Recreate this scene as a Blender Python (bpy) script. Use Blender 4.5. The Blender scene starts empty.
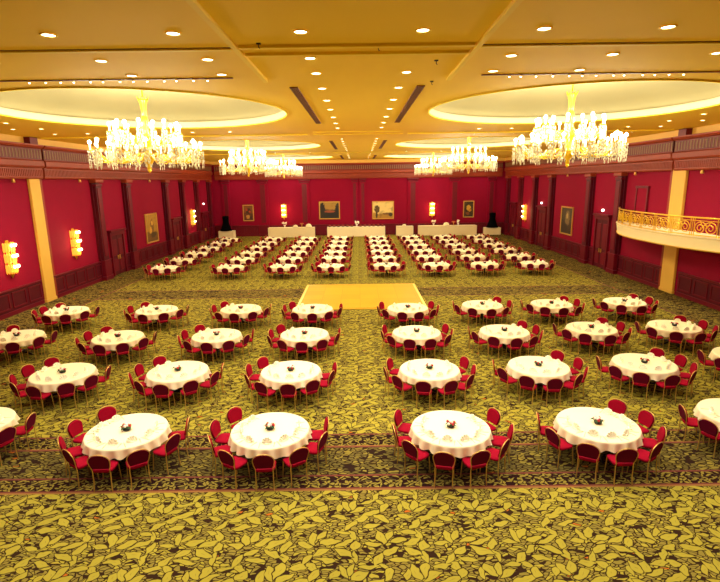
import bpy, bmesh, math, random
import numpy as np
from mathutils import Vector, Matrix

R_ = math.radians
PI = math.pi
scene = bpy.context.scene
col = scene.collection
rnd = random.Random(7)

# ---------------------------------------------------------------- camera, world, exposure
CAM_H, PITCH, ROLL, FPX = 5.5, 12.28, 0.746, 504.0
cam_data = bpy.data.cameras.new('camera')
cam = bpy.data.objects.new('camera', cam_data)
col.objects.link(cam)
cam_data.sensor_fit = 'HORIZONTAL'
cam_data.sensor_width = 36.0
cam_data.lens = 36.0 * FPX / 720.0
cam_data.clip_end = 200
cam.matrix_world = (Matrix.Translation((0, 0, CAM_H)) @ Matrix.Rotation(R_(90 - PITCH), 4, 'X')
                    @ Matrix.Rotation(R_(-ROLL), 4, 'Z'))
scene.camera = cam

world = bpy.data.worlds.new('world')
scene.world = world
world.use_nodes = True
world.node_tree.nodes['Background'].inputs[0].default_value = (1.0, 0.8, 0.55, 1)
world.node_tree.nodes['Background'].inputs[1].default_value = 0.02

vs = scene.view_settings
scene.display_settings.display_device = 'sRGB'
vs.view_transform = 'Standard'
vs.look = 'None'
vs.gamma = 1.0
vs.use_curve_mapping = False
vs.exposure = 0.35
cy = scene.cycles
cy.use_denoising = True
cy.max_bounces = 8
cy.diffuse_bounces = 7
cy.glossy_bounces = 3
cy.transmission_bounces = 3
cy.sample_clamp_indirect = 4.0
cy.caustics_reflective = False
cy.caustics_refractive = False

# light levels: downlight, chandelier (whole), wall sconce
P_DOWN, P_CHAND, P_SCONCE = 175.0, 1250.0, 40.0
C_DOWN = (1.0, 0.93, 0.76)
C_CHAND = (1.0, 0.88, 0.60)

# ---------------------------------------------------------------- room measures
XW, YF, YB, ZC = 15.15, 53.0, -7.0, 7.65

# ---------------------------------------------------------------- material helpers
def srgb(r, g, b):
    def f(c):
        c /= 255.0
        return c / 12.92 if c <= 0.04045 else ((c + 0.055) / 1.055) ** 2.4
    return (f(r), f(g), f(b), 1.0)

class NT:
    """small wrapper for building node trees"""
    def __init__(self, name):
        self.m = bpy.data.materials.new(name)
        self.m.use_nodes = True
        self.t = self.m.node_tree
        self.b = self.t.nodes['Principled BSDF']
    def n(self, kind, **kw):
        nd = self.t.nodes.new(kind)
        for k, v in kw.items():
            setattr(nd, k, v)
        return nd
    def put(self, sock, v):
        if isinstance(v, bpy.types.NodeSocket):
            self.t.links.new(v, sock)
        else:
            sock.default_value = v
    def math(self, op, a, b=0.0, c=0.0, clamp=False):
        nd = self.n('ShaderNodeMath', operation=op, use_clamp=clamp)
        for i, v in enumerate((a, b, c)):
            self.put(nd.inputs[i], v)
        return nd.outputs[0]
    def mix(self, fac, a, b):
        nd = self.n('ShaderNodeMix', data_type='RGBA')
        self.put(nd.inputs[0], fac); self.put(nd.inputs[6], a); self.put(nd.inputs[7], b)
        return nd.outputs[2]
    def ramp(self, v, lo, hi):
        nd = self.n('ShaderNodeMapRange', interpolation_type='SMOOTHSTEP')
        self.put(nd.inputs[0], v); nd.inputs[1].default_value = lo; nd.inputs[2].default_value = hi
        return nd.outputs[0]
    def coord(self):
        return self.n('ShaderNodeTexCoord').outputs['Object']
    def noise(self, vec, scale, detail=2.0, rough=0.5):
        nd = self.n('ShaderNodeTexNoise')
        self.put(nd.inputs['Vector'], vec)
        nd.inputs['Scale'].default_value = scale
        nd.inputs['Detail'].default_value = detail
        nd.inputs['Roughness'].default_value = rough
        return nd.outputs['Fac']
    def bump(self, h, strength=0.2, dist=0.01):
        nd = self.n('ShaderNodeBump')
        nd.inputs['Strength'].default_value = strength
        nd.inputs['Distance'].default_value = dist
        self.put(nd.inputs['Height'], h)
        self.t.links.new(nd.outputs[0], self.b.inputs['Normal'])

def plain(name, c, rough=0.6, metal=0.0, vary=0.08, nscale=8.0, spec=0.5, bump=0.0, sheen=0.0):
    w = NT(name)
    co = w.coord()
    f = w.noise(co, nscale, 3.0)
    d = tuple(max(0.0, x * (1 - vary)) for x in c[:3]) + (1,)
    l = tuple(min(1.0, x * (1 + vary)) for x in c[:3]) + (1,)
    w.put(w.b.inputs['Base Color'], w.mix(f, d, l))
    w.b.inputs['Roughness'].default_value = rough
    w.b.inputs['Metallic'].default_value = metal
    w.b.inputs['Specular IOR Level'].default_value = spec
    if sheen:
        w.b.inputs['Sheen Weight'].default_value = sheen
    if bump:
        w.bump(w.noise(co, nscale * 6, 2.0), bump, 0.005)
    return w.m

def glow(name, c, strength, base=(1, 1, 1, 1)):
    w = NT(name)
    f = w.noise(w.coord(), 30.0)
    w.put(w.b.inputs['Base Color'], base)
    w.b.inputs['Emission Color'].default_value = c
    w.put(w.b.inputs['Emission Strength'], w.math('MULTIPLY_ADD', f, strength * 0.2, strength * 0.9))
    w.m.cycles.emission_sampling = 'NONE'
    return w.m

# leaves of one carpet motif: centre x, y, half length, half width, direction in degrees
MOTIF = [[(-.30, .24, .17, .075, 112), (-.17, .27, .16, .070, 72), (-.07, .15, .18, .065, 30), (.16, .05, .25, .062, 24), (.36, .19, .14, .075, 62),
          (.31, -.09, .18, .070, -34), (-.03, -.10, .17, .062, 198), (-.37, -.04, .16, .058, 160), (.08, .34, .16, .050, 8), (.30, .33, .15, .060, 140), (.14, -.26, .18, .062, 15), (-.20, -.24, .17, .060, 48), (-.42, .18, .13, .055, 80)],
         [(-.26, .20, .18, .070, 104), (-.12, .25, .15, .066, 64), (.02, .12, .17, .070, 18), (.24, .10, .22, .060, 30), (.40, .02, .15, .070, 70),
          (.22, -.12, .20, .066, -28), (-.12, -.10, .16, .066, 215), (-.38, .06, .15, .055, 172), (.20, .33, .14, .052, -10), (.36, .28, .15, .060, 120), (-.02, -.28, .18, .060, -8), (-.30, -.26, .16, .058, 60), (.40, -.22, .14, .058, 100)]]

def carpet(name, dark, mid, leaf, scale=1.0, big=True, filler=9.0, gap=.09, bright=.35, empty_=.18, fleck=True):
    w = NT(name)
    co = w.coord()
    warp = w.n('ShaderNodeTexNoise'); warp.inputs['Scale'].default_value = 5.0; warp.inputs['Detail'].default_value = 1.0
    w.put(warp.inputs['Vector'], co)
    sub = w.n('ShaderNodeVectorMath', operation='SUBTRACT'); w.put(sub.inputs[0], warp.outputs['Color']); sub.inputs[1].default_value = (.5, .5, .5)
    ad = w.n('ShaderNodeVectorMath', operation='MULTIPLY_ADD')
    w.put(ad.inputs[0], sub.outputs[0]); ad.inputs[1].default_value = (.16, .16, 0); w.put(ad.inputs[2], co)
    p = ad.outputs[0]
    # filler foliage: stretched cells parted by dark gaps
    mp = w.n('ShaderNodeMapping'); w.put(mp.inputs[0], p)
    mp.inputs['Rotation'].default_value = (0, 0, R_(38)); mp.inputs['Scale'].default_value = (filler * .6, filler * 1.2, 1)
    vo = w.n('ShaderNodeTexVoronoi', feature='F1', voronoi_dimensions='2D'); w.put(vo.inputs['Vector'], mp.outputs[0]); vo.inputs['Scale'].default_value = 1.0
    ve = w.n('ShaderNodeTexVoronoi', feature='DISTANCE_TO_EDGE', voronoi_dimensions='2D'); w.put(ve.inputs['Vector'], mp.outputs[0]); ve.inputs['Scale'].default_value = 1.0
    sx = w.n('ShaderNodeSeparateColor'); w.put(sx.inputs[0], vo.outputs['Color'])
    small = w.ramp(ve.outputs['Distance'], gap * .7, gap * 1.3)
    small = w.math('MULTIPLY', small, w.math('GREATER_THAN', sx.outputs[0], empty_))
    tone = w.mix(w.math('GREATER_THAN', sx.outputs[1], 1 - bright), mid, leaf)
    if fleck:
        tone = w.mix(w.math('GREATER_THAN', sx.outputs[2], .991), tone, srgb(170, 92, 28))
    c = w.mix(small, dark, tone)
    if big:
        TX, TY = 1.06 * scale, 1.50 * scale
        for layer in range(3):                  # leaves overlap one another in three layers
            best = None
            for half in (0, 1):
                for (lx, ly, L, W, a) in MOTIF[half][layer::3]:
                    s1 = w.n('ShaderNodeVectorMath', operation='SUBTRACT'); w.put(s1.inputs[0], p)
                    s1.inputs[1].default_value = ((lx + .53 * half) * scale, (ly + .75 * half) * scale, 0)
                    wr = w.n('ShaderNodeVectorMath', operation='WRAP'); w.put(wr.inputs[0], s1.outputs[0])
                    wr.inputs[1].default_value = (TX / 2, TY / 2, 1e3); wr.inputs[2].default_value = (-TX / 2, -TY / 2, -1e3)
                    m2 = w.n('ShaderNodeMapping', vector_type='TEXTURE'); w.put(m2.inputs[0], wr.outputs[0])
                    m2.inputs['Rotation'].default_value = (0, 0, R_(a)); m2.inputs['Scale'].default_value = (L * .92 * scale, W * scale, 1)
                    se = w.n('ShaderNodeSeparateXYZ'); w.put(se.inputs[0], m2.outputs[0])
                    d = w.math('MULTIPLY_ADD', se.outputs[0], se.outputs[0], w.math('ABSOLUTE', se.outputs[1]))
                    best = d if best is None else w.math('MINIMUM', best, d)
            rim = w.math('SUBTRACT', 1.0, w.ramp(best, 1.06, 1.22))
            inside = w.math('SUBTRACT', 1.0, w.ramp(best, .84, .98))
            c = w.mix(rim, c, dark)
            c = w.mix(inside, c, w.mix(w.ramp(best, .0, .10), mid, leaf))
    mot = w.noise(co, 1.3, 2.0)
    hs = w.n('ShaderNodeHueSaturation'); w.put(hs.inputs['Color'], c); w.put(hs.inputs['Value'], w.math('MULTIPLY_ADD', mot, .3, .85))
    w.put(w.b.inputs['Base Color'], hs.outputs[0])
    w.b.inputs['Roughness'].default_value = 0.95
    w.b.inputs['Specular IOR Level'].default_value = 0.05
    w.bump(w.noise(co, 220.0, 1.0), .15, .004)
    return w.m

M = {}
DK = srgb(46, 29, 18)
M['carpet'] = carpet('leaf_carpet', DK, srgb(126, 111, 46), srgb(154, 140, 48), filler=17.0, gap=.11, bright=.35, empty_=.12)
M['carpet_dark'] = carpet('dark_leaf_carpet', srgb(42, 26, 18), srgb(98, 86, 40), srgb(130, 115, 46), big=False, filler=13.0, gap=.13, bright=.35, empty_=.12)
M['carpet_band'] = carpet('border_carpet', srgb(38, 19, 17), srgb(78, 66, 34), srgb(132, 116, 46), scale=.36, filler=14.0, gap=.18, bright=.05, empty_=.7)
M['carpet_side'] = carpet('side_carpet', srgb(48, 33, 20), srgb(116, 98, 44), srgb(138, 120, 48), big=False, filler=10.0, gap=.12, bright=.4, empty_=.2)
M['carpet_line'] = plain('carpet_stripe', srgb(98, 31, 17), .95)
M['carpet_gold'] = plain('carpet_gold_stripe', srgb(130, 84, 30), .95)
M['ceiling'] = plain('ceiling_paint', srgb(250, 211, 38), .8, vary=.03, nscale=.6)
M['ceiling_trim'] = plain('ceiling_trim_paint', srgb(252, 220, 44), .7, vary=.03)
M['dome'] = plain('dome_paint', srgb(164, 155, 116), .8, vary=.02, nscale=.6)
M['lip'] = plain('dome_lip_lit_tone', srgb(216, 207, 178), .8, vary=.02)  # paler than the dome: chandelier light on the lip put into the colour
M['wall'] = plain('crimson_wallcovering', srgb(138, 3, 43), .8, spec=.15, vary=.06, nscale=3.0)
M['wood'] = plain('dark_red_panelling', srgb(104, 5, 28), .5, spec=.25, vary=.15, nscale=4.0)
M['wood_dark'] = plain('deep_red_panelling', srgb(80, 4, 24), .5, spec=.25, vary=.15, nscale=4.0)
M['cornice'] = plain('mahogany_cornice', srgb(144, 52, 25), .5, spec=.3, vary=.15, nscale=5.0)
M['frieze'] = plain('frieze_red', srgb(104, 14, 20), .5, spec=.3, vary=.12, nscale=5.0)
M['frieze_slot'] = plain('frieze_buff', srgb(130, 96, 54), .6, vary=.1)
M['column'] = plain('ochre_column_paint', srgb(226, 178, 70), .6, vary=.05, nscale=2.0)
M['chair_red'] = plain('red_velour', srgb(146, 3, 34), .9, vary=.08, nscale=20, spec=.1)
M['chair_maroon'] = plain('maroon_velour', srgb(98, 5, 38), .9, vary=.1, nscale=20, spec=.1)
M['gold'] = plain('gold_metal', srgb(226, 182, 92), .35, metal=.7, vary=.1, nscale=20)
M['gold_bright'] = plain('polished_gold', srgb(240, 196, 50), .3, metal=.6, vary=.1, nscale=20)
M['cloth'] = plain('white_linen', srgb(250, 235, 192), .85, vary=.02, nscale=14, bump=.1)
M['napkin'] = plain('cream_linen', srgb(255, 250, 230), .85, vary=.02, nscale=30)
M['skirt'] = plain('ivory_skirting', srgb(246, 228, 184), .85, vary=.04, nscale=10)
M['black'] = plain('black_metal', srgb(22, 18, 18), .5, vary=.2)
M['black_cloth'] = plain('black_drape', srgb(5, 4, 6), .95, spec=.05, vary=.2)
M['tabletop'] = plain('plywood', srgb(140, 96, 50), .6, vary=.1)
M['steel'] = plain('cutlery_steel', srgb(186, 172, 140), .4, metal=.6, vary=.05)
M['green'] = plain('greenery', srgb(40, 70, 26), .7, vary=.3, nscale=40)
M['bloom_red'] = plain('red_bloom', srgb(176, 20, 26), .7, vary=.2, nscale=40)
M['bloom_white'] = plain('white_bloom', srgb(240, 232, 220), .7, vary=.05, nscale=40)
M['dance'] = None
M['balcony'] = plain('balcony_cream', srgb(255, 238, 186), .6, vary=.03, nscale=2.0)
M['vent'] = plain('vent_brown', srgb(130, 70, 30), .6, vary=.2)
M['dark'] = plain('dark_fixture', srgb(60, 34, 18), .6, vary=.2)
M['lamp_on'] = glow('lit_lamp', (1.0, .88, .62, 1), 6.0)
M['bulb'] = glow('lit_bulb', (1.0, .86, .55, 1), 14.0)
M['candle'] = glow('lit_candle_sleeve', (1.0, .84, .48, 1), .9)  # bulb light on the sleeve, painted in as a glow of its own
M['sconce_glass'] = glow('lit_amber_glass', (1.0, .40, .04, 1), .7, srgb(255, 170, 60))
M['sconce_bulb'] = glow('lit_sconce_bulb', (1.0, .84, .42, 1), 7.0)
M['exit_lamp'] = glow('lit_emergency_lamp', (1.0, .95, .85, 1), 4.0)

def crystal_mat():
    w = NT('crystal_glass')
    co = w.coord()
    v = w.n('ShaderNodeTexVoronoi'); w.put(v.inputs['Vector'], co); v.inputs['Scale'].default_value = 28.0
    s = w.n('ShaderNodeSeparateColor'); w.put(s.inputs[0], v.outputs['Color'])
    w.put(w.b.inputs['Base Color'], w.mix(s.outputs[0], (.86, .82, .68, 1), (.55, .50, .36, 1)))
    w.b.inputs['Roughness'].default_value = .15
    tr = w.n('ShaderNodeBsdfTranslucent'); tr.inputs[0].default_value = (.8, .76, .62, 1)
    mx = w.n('ShaderNodeMixShader'); mx.inputs[0].default_value = .45
    w.t.links.new(w.b.outputs[0], mx.inputs[1]); w.t.links.new(tr.outputs[0], mx.inputs[2])
    w.t.links.new(mx.outputs[0], w.t.nodes['Material Output'].inputs[0])
    return w.m
M['crystal'] = crystal_mat()

def dance_mat():
    w = NT('yellow_parquet')
    co = w.coord()
    br = w.n('ShaderNodeTexBrick'); w.put(br.inputs['Vector'], co)
    br.inputs['Scale'].default_value = 1.0
    br.inputs['Brick Width'].default_value = .9; br.inputs['Row Height'].default_value = .9
    br.offset = 0.0
    br.inputs['Mortar Size'].default_value = .006
    br.inputs['Color1'].default_value = srgb(224, 156, 0); br.inputs['Color2'].default_value = srgb(216, 148, 0)
    br.inputs['Mortar'].default_value = srgb(190, 124, 2)
    w.put(w.b.inputs['Base Color'], br.outputs[0])
    w.b.inputs['Roughness'].default_value = .5
    w.b.inputs['Specular IOR Level'].default_value = .2
    return w.m
M['dance'] = dance_mat()

def picture_mat(name, sky, land, accent, horizon=.0, scale=3.0, blobs=()):
    """a soft painted picture: sky, land and blobs of trees or flowers, x across and z up in the canvas's own space"""
    w = NT(name)
    co = w.coord()
    se = w.n('ShaderNodeSeparateXYZ'); w.put(se.inputs[0], co)
    nz = w.noise(co, scale, 4.0, .6)
    hz = w.math('MULTIPLY_ADD', w.math('SUBTRACT', nz, .5), .9, se.outputs[2])
    land_f = w.math('SUBTRACT', 1.0, w.ramp(hz, horizon - .08, horizon + .08))
    c = w.mix(land_f, sky, land)
    n2 = w.noise(co, scale * 1.7, 1.5)
    c = w.mix(w.math('MULTIPLY', w.ramp(n2, .52, .70), .5), c, accent)
    for bx, bz, rx, rz, bc in blobs:                # trees, hills, figures and flowers as soft-edged patches
        dx = w.math('POWER', w.math('ABSOLUTE', w.math('DIVIDE', w.math('SUBTRACT', se.outputs[0], bx), rx)), 2.0)
        dz = w.math('POWER', w.math('ABSOLUTE', w.math('DIVIDE', w.math('SUBTRACT', se.outputs[2], bz), rz)), 2.0)
        dd = w.math('ADD', w.math('ADD', dx, dz), w.math('MULTIPLY', w.math('SUBTRACT', w.noise(co, 7.0, 3.0), .5), 2.2))
        c = w.mix(w.math('SUBTRACT', 1.0, w.ramp(dd, .8, 1.15)), c, bc)
    w.put(w.b.inputs['Base Color'], c)
    w.b.inputs['Roughness'].default_value = .5
    return w.m

# ---------------------------------------------------------------- mesh builder
class MB:
    def __init__(self):
        self.v, self.f, self.mi, self.sm = [], [], [], []
    def add(self, verts, faces, mi=0, smooth=False):
        o = len(self.v)
        self.v.extend(tuple(p) for p in verts)
        for f in faces:
            self.f.append(tuple(i + o for i in f)); self.mi.append(mi); self.sm.append(smooth)
        return self
    def box(self, x0, x1, y0, y1, z0, z1, mi=0, bev=0.0):
        if x0 > x1: x0, x1 = x1, x0
        if y0 > y1: y0, y1 = y1, y0
        if bev <= 0:
            v = [(x0, y0, z0), (x1, y0, z0), (x1, y1, z0), (x0, y1, z0), (x0, y0, z1), (x1, y0, z1), (x1, y1, z1), (x0, y1, z1)]
            return self.add(v, [(0, 3, 2, 1), (4, 5, 6, 7), (0, 1, 5, 4), (1, 2, 6, 5), (2, 3, 7, 6), (3, 0, 4, 7)], mi)
        b = bev
        def ring(x0, x1, y0, y1, z):
            return [(x0 + b, y0, z), (x1 - b, y0, z), (x1, y0 + b, z), (x1, y1 - b, z), (x1 - b, y1, z), (x0 + b, y1, z), (x0, y1 - b, z), (x0, y0 + b, z)]
        rs = [ring(x0 + b, x1 - b, y0 + b, y1 - b, z0), ring(x0, x1, y0, y1, z0 + b), ring(x0, x1, y0, y1, z1 - b), ring(x0 + b, x1 - b, y0 + b, y1 - b, z1)]
        return self.rings(rs, mi=mi, cap=True)
    def rings(self, rs, mi=0, cap=False, smooth=False, closed=True):
        n = len(rs[0]); v = [p for r in rs for p in r]; f = []
        m = n if closed else n - 1
        for k in range(len(rs) - 1):
            for i in range(m):
                j = (i + 1) % n
                f.append((k * n + i, k * n + j, (k + 1) * n + j, (k + 1) * n + i))
        self.add(v, f, mi, smooth)
        if cap:
            self.add(rs[0], [tuple(reversed(range(n)))], mi, False)
            self.add(rs[-1], [tuple(range(n))], mi, False)
        return self
    def lathe(self, prof, n=16, c=(0, 0), mi=0, cap=True, smooth=True):
        rs = [[(c[0] + r * math.cos(2 * PI * i / n), c[1] + r * math.sin(2 * PI * i / n), z) for i in range(n)] for r, z in prof]
        return self.rings(rs, mi, cap, smooth)
    def tube(self, pts, r, n=6, mi=0, cap=True, smooth=True):
        pts = [Vector(p) for p in pts]
        rr = r if isinstance(r, (list, tuple)) else [r] * len(pts)
        rs = []
        prev = None
        for i, p in enumerate(pts):
            a = pts[max(i - 1, 0)]; b = pts[min(i + 1, len(pts) - 1)]
            t = (b - a).normalized()
            if prev is None:
                up = Vector((0, 0, 1)) if abs(t.z) < .9 else Vector((1, 0, 0))
                u = t.cross(up).normalized()
            else:
                u = (prev - t * prev.dot(t)).normalized()
            w = t.cross(u); prev = u
            rs.append([tuple(p + (u * math.cos(2 * PI * k / n) + w * math.sin(2 * PI * k / n)) * rr[i]) for k in range(n)])
        return self.rings(rs, mi, cap, smooth)
    def sphere(self, c, r, n=8, m=5, mi=0, sz=1.0):
        prof = [(max(1e-4, r * math.sin(PI * k / m)), c[2] - r * sz * math.cos(PI * k / m)) for k in range(m + 1)]
        return self.lathe(prof, n, (c[0], c[1]), mi, cap=False)
    def mesh(self, name, mats):
        me = bpy.data.meshes.new(name)
        me.from_pydata(self.v, [], self.f)
        for m in (mats if isinstance(mats, (list, tuple)) else [mats]):
            me.materials.append(m)
        me.polygons.foreach_set('material_index', self.mi)
        me.polygons.foreach_set('use_smooth', self.sm)
        me.update()
        return me
    def build(self, name, mats, parent=None, loc=(0, 0, 0), rz=0.0):
        o = bpy.data.objects.new(name, self.mesh(name, mats))
        col.objects.link(o)
        o.location = loc; o.rotation_euler = (0, 0, rz)
        if parent: o.parent = parent
        return o

def tag(o, label=None, cat=None, group=None, kind=None):
    if label: o['label'] = label
    if cat: o['category'] = cat
    if group: o['group'] = group
    if kind: o['kind'] = kind
    return o

def empty(name, loc=(0, 0, 0), rz=0.0):
    e = bpy.data.objects.new(name, None)
    e.empty_display_size = .1
    col.objects.link(e)
    e.location = loc; e.rotation_euler = (0, 0, rz)
    return e

def copy_tree(root, loc, rz):
    r = root.copy(); col.objects.link(r); r.location = loc; r.rotation_euler = (0, 0, rz)
    for ch in root.children:
        c = ch.copy(); col.objects.link(c); c.parent = r
        for g in ch.children:
            d = g.copy(); col.objects.link(d); d.parent = c
    return r

def struct(mb, name, mats, parent=None):
    o = mb.build(name, mats, parent)
    if parent is None: o['kind'] = 'structure'
    return o

def lamp(kind, name, loc, power, color, parent, radius=.05, spot=None, blend=.6, rot=(0, 0, 0)):
    d = bpy.data.lights.new(name, kind)
    d.energy = power; d.color = color; d.shadow_soft_size = radius
    if kind == 'SPOT':
        d.spot_size = R_(spot); d.spot_blend = blend
    o = bpy.data.objects.new(name, d)
    col.objects.link(o); o.location = loc; o.rotation_euler = rot
    if parent: o.parent = parent
    return o

ORD = ['first', 'second', 'third', 'fourth', 'fifth', 'sixth', 'seventh', 'eighth', 'ninth', 'tenth', 'eleventh', 'twelfth',
       'thirteenth', 'fourteenth', 'fifteenth', 'sixteenth', 'seventeenth', 'eighteenth', 'nineteenth', 'twentieth']

# ================================================================ SETTING
# ---- floor: strips of differently patterned carpet
mats_floor = [M['carpet'], M['carpet_dark'], M['carpet_band'], M['carpet_line'], M['carpet_gold'], M['carpet_side']]
strips = [(YB, 8.20, 0), (8.20, 8.25, 4), (8.25, 8.29, 3), (8.29, 8.66, 2), (8.66, 8.71, 3), (8.71, 9.72, 1), (9.72, 9.77, 3), (9.77, 9.80, 4), (9.80, 10.26, 2), (10.26, 10.31, 3),
          (10.31, 24.0, 0), (24.0, 24.08, 3), (24.08, 25.8, 5), (25.8, 25.88, 3), (25.88, YF, 0)]
XS = 13.0
fb = MB()
for y0, y1, mi in strips:
    side = y0 >= 10.3
    xs = [(-XW, -XS, 5), (-XS, -XS + .08, 3), (-XS + .08, XS - .08, mi), (XS - .08, XS, 3), (XS, XW, 5)] if side else [(-XW, XW, mi)]
    for x0, x1, k in xs:
        fb.add([(x0, y0, 0), (x1, y0, 0), (x1, y1, 0), (x0, y1, 0)], [(0, 1, 2, 3)], k)
struct(fb, 'floor', mats_floor)

# ---- ceiling with three pairs of round openings under shallow domes
DY = (16.4, 31.1, 45.8)
DX = 6.6
DOMES = [(sx * DX, y) for y in DY for sx in (-1, 1)]
RO, HS, NS = 4.35, 4.75, 96
cb = MB()
xs = [-XW - .4, -DX - HS, -DX + HS, DX - HS, DX + HS, XW + .4]
ys = [YB]
for y in DY: ys += [y - HS, y + HS]
ys.append(YF)
for i in range(len(xs) - 1):
    for j in range(len(ys) - 1):
        x0, x1, y0, y1 = xs[i], xs[i + 1], ys[j], ys[j + 1]
        if i in (1, 3) and j in (1, 3, 5):
            cx, cyy = (x0 + x1) / 2, (y0 + y1) / 2
            inner, outer = [], []
            for k in range(NS):
                a = 2 * PI * k / NS
                c, s = math.cos(a), math.sin(a)
                inner.append((cx + RO * c, cyy + RO * s, ZC))
                q = HS / max(abs(c), abs(s))
                outer.append((cx + q * c, cyy + q * s, ZC))
            cb.rings([outer, inner], 0)
        else:
            cb.add([(x0, y0, ZC), (x0, y1, ZC), (x1, y1, ZC), (x1, y0, ZC)], [(0, 1, 2, 3)], 0)
struct(cb, 'ceiling', [M['ceiling']])
for k, (cx, cyy) in enumerate(DOMES):
    d = MB()
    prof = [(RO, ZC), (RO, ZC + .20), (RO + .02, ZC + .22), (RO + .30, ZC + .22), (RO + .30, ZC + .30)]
    for q in range(1, 13):
        a = q / 12 * PI / 2
        prof.append((max((RO + .30) * math.cos(a), .01), ZC + .30 + .85 * math.sin(a)))
    d.lathe(prof[3:], NS, (cx, cyy), 0, cap=False)
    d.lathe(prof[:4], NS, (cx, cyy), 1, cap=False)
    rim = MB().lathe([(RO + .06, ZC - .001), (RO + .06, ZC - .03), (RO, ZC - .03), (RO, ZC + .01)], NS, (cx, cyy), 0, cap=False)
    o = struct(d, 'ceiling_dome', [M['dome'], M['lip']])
    rim.build('dome_rim', [M['ceiling_trim']], o)

# raised ribs and seams across the ceiling
def trim_box(name, x0, x1, y0, y1, z0, z1, mat, bev=.01):
    b = MB().box(x0, x1, y0, y1, z0, z1, 0, bev)
    return struct(b, name, [mat])
for sx in (-1, 1):
    trim_box('ceiling_trim', sx * 1.97 - .05, sx * 1.97 + .05, YB, 11.6, ZC - .05, ZC + .02, M['ceiling_trim'])
for y in (8.75, 9.25):
    trim_box('ceiling_trim', -1.9, 1.9, y - .05, y + .05, ZC - .05, ZC + .02, M['ceiling_trim'])
for y, xx in ((23.2, 1.98), (24.4, 2.1), (39.6, 2.0)):
    trim_box('ceiling_trim', -xx, xx, y - .06, y + .06, ZC - .025, ZC + .02, M['ceiling_trim'])
for sx in (-1, 1):
    trim_box('ceiling_seam_trim', sx * 2.05, sx * 14.6, 8.83, 8.86, ZC - .006, ZC + .02, M['vent'], 0)
    trim_box('ceiling_trim', sx * 2.05, sx * 14.6, 8.86, 8.98, ZC - .03, ZC + .02, M['ceiling_trim'])
    trim_box('ceiling_trim', sx * 2.3, sx * 14.6, 24.2, 24.5, ZC - .05, ZC + .02, M['ceiling_trim'])
    trim_box('ceiling_trim', sx * 2.3, sx * 14.6, 39.5, 39.8, ZC - .05, ZC + .02, M['ceiling_trim'])

# ---- walls
struct(MB().box(-XW - .3, -XW, YB, YF, 0, ZC + .05), 'wall_left', [M['wall']])
struct(MB().box(XW, XW + .3, YB, YF, 0, ZC + .05), 'wall_right', [M['wall']])
struct(MB().box(-XW - .3, XW + .3, YF, YF + .3, 0, ZC + .05), 'wall_far', [M['wall']])
struct(MB().box(-XW - .3, XW + .3, YB - .3, YB, 0, ZC + .05), 'wall_near', [M['wall']])

# local frames for the three visible walls: (along, out, up) -> world
def frame_left(a, o, z): return (-XW + o, a, z)
def frame_right(a, o, z): return (XW - o, a, z)
def frame_far(a, o, z): return (a, YF - o, z)

def wbox(mb, fr, a0, a1, o0, o1, z0, z1, mi=0, bev=0.0):
    t = MB().box(a0, a1, o0, o1, z0, z1, 0, bev)
    f = t.f if fr is not frame_left else [tuple(reversed(q)) for q in t.f]
    if fr is frame_left:
        vv = [fr(*p) for p in t.v]
    else:
        vv = [fr(*p) for p in t.v]
    mb.add(vv, f, mi)

def wprofile(mb, fr, a0, a1, prof, mi=0):
    r0 = [fr(a0, o, z) for o, z in prof]; r1 = [fr(a1, o, z) for o, z in prof]
    mb.rings([r0, r1], mi, cap=True)

CORN = [(0, 5.80), (.16, 5.80), (.20, 5.86), (.20, 6.28), (.30, 6.32), (.34, 6.38), (.34, 6.60), (.26, 6.66), (.26, 7.16), (.36, 7.20), (.42, 7.28), (.42, 7.34), (0, 7.34)]
def cornice(fr, a0, a1, side):
    b = MB()
    wprofile(b, fr, a0, a1, CORN, 0)
    n = max(1, int((a1 - a0) / .21))
    st = (a1 - a0) / n
    for k in range(n):                       # frieze: buff slots between red uprights
        a = a0 + st * (k + .5)
        wbox(b, fr, a - .04, a + .04, .20, .275, 6.72, 7.10, 2)
    wbox(b, fr, a0, a1, .2, .264, 6.67, 7.155, 1)
    n2 = max(1, int((a1 - a0) / .12))
    st = (a1 - a0) / n2
    for k in range(n2):                      # dentils
        a = a0 + st * (k + .5)
        wbox(b, fr, a - .035, a + .035, .15, .225, 5.92, 6.22, 0)
    o = struct(b, 'cornice_' + side, [M['cornice'], M['frieze'], M['frieze_slot']])
    return o
for fr, side in ((frame_left, 'left'), (frame_right, 'right')):
    cornice(fr, 8.0, 24.55, side)
    cornice(fr, 24.68, YF - .45, side)
cornice(frame_far, -XW + .45, XW - .45, 'far')
# ochre band above the cornice and the blocks that interrupt it
for fr, side in ((frame_left, 'left'), (frame_right, 'right')):
    b = MB(); wbox(b, fr, 8.0, YF - .1, .02, .12, 7.34, ZC, 0)
    struct(b, 'trim_band_' + side, [M['column']])
    b = MB()
    for a in (23.9,):
        wbox(b, fr, a - .28, a + .28, .1, .40, 7.34, ZC - .01, 0)
    struct(b, 'cornice_block_' + side, [M['frieze']])
b = MB(); wbox(b, frame_far, -XW + .1, XW - .1, .02, .12, 7.34, ZC, 0)
struct(b, 'trim_band_far', [M['column']])

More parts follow.
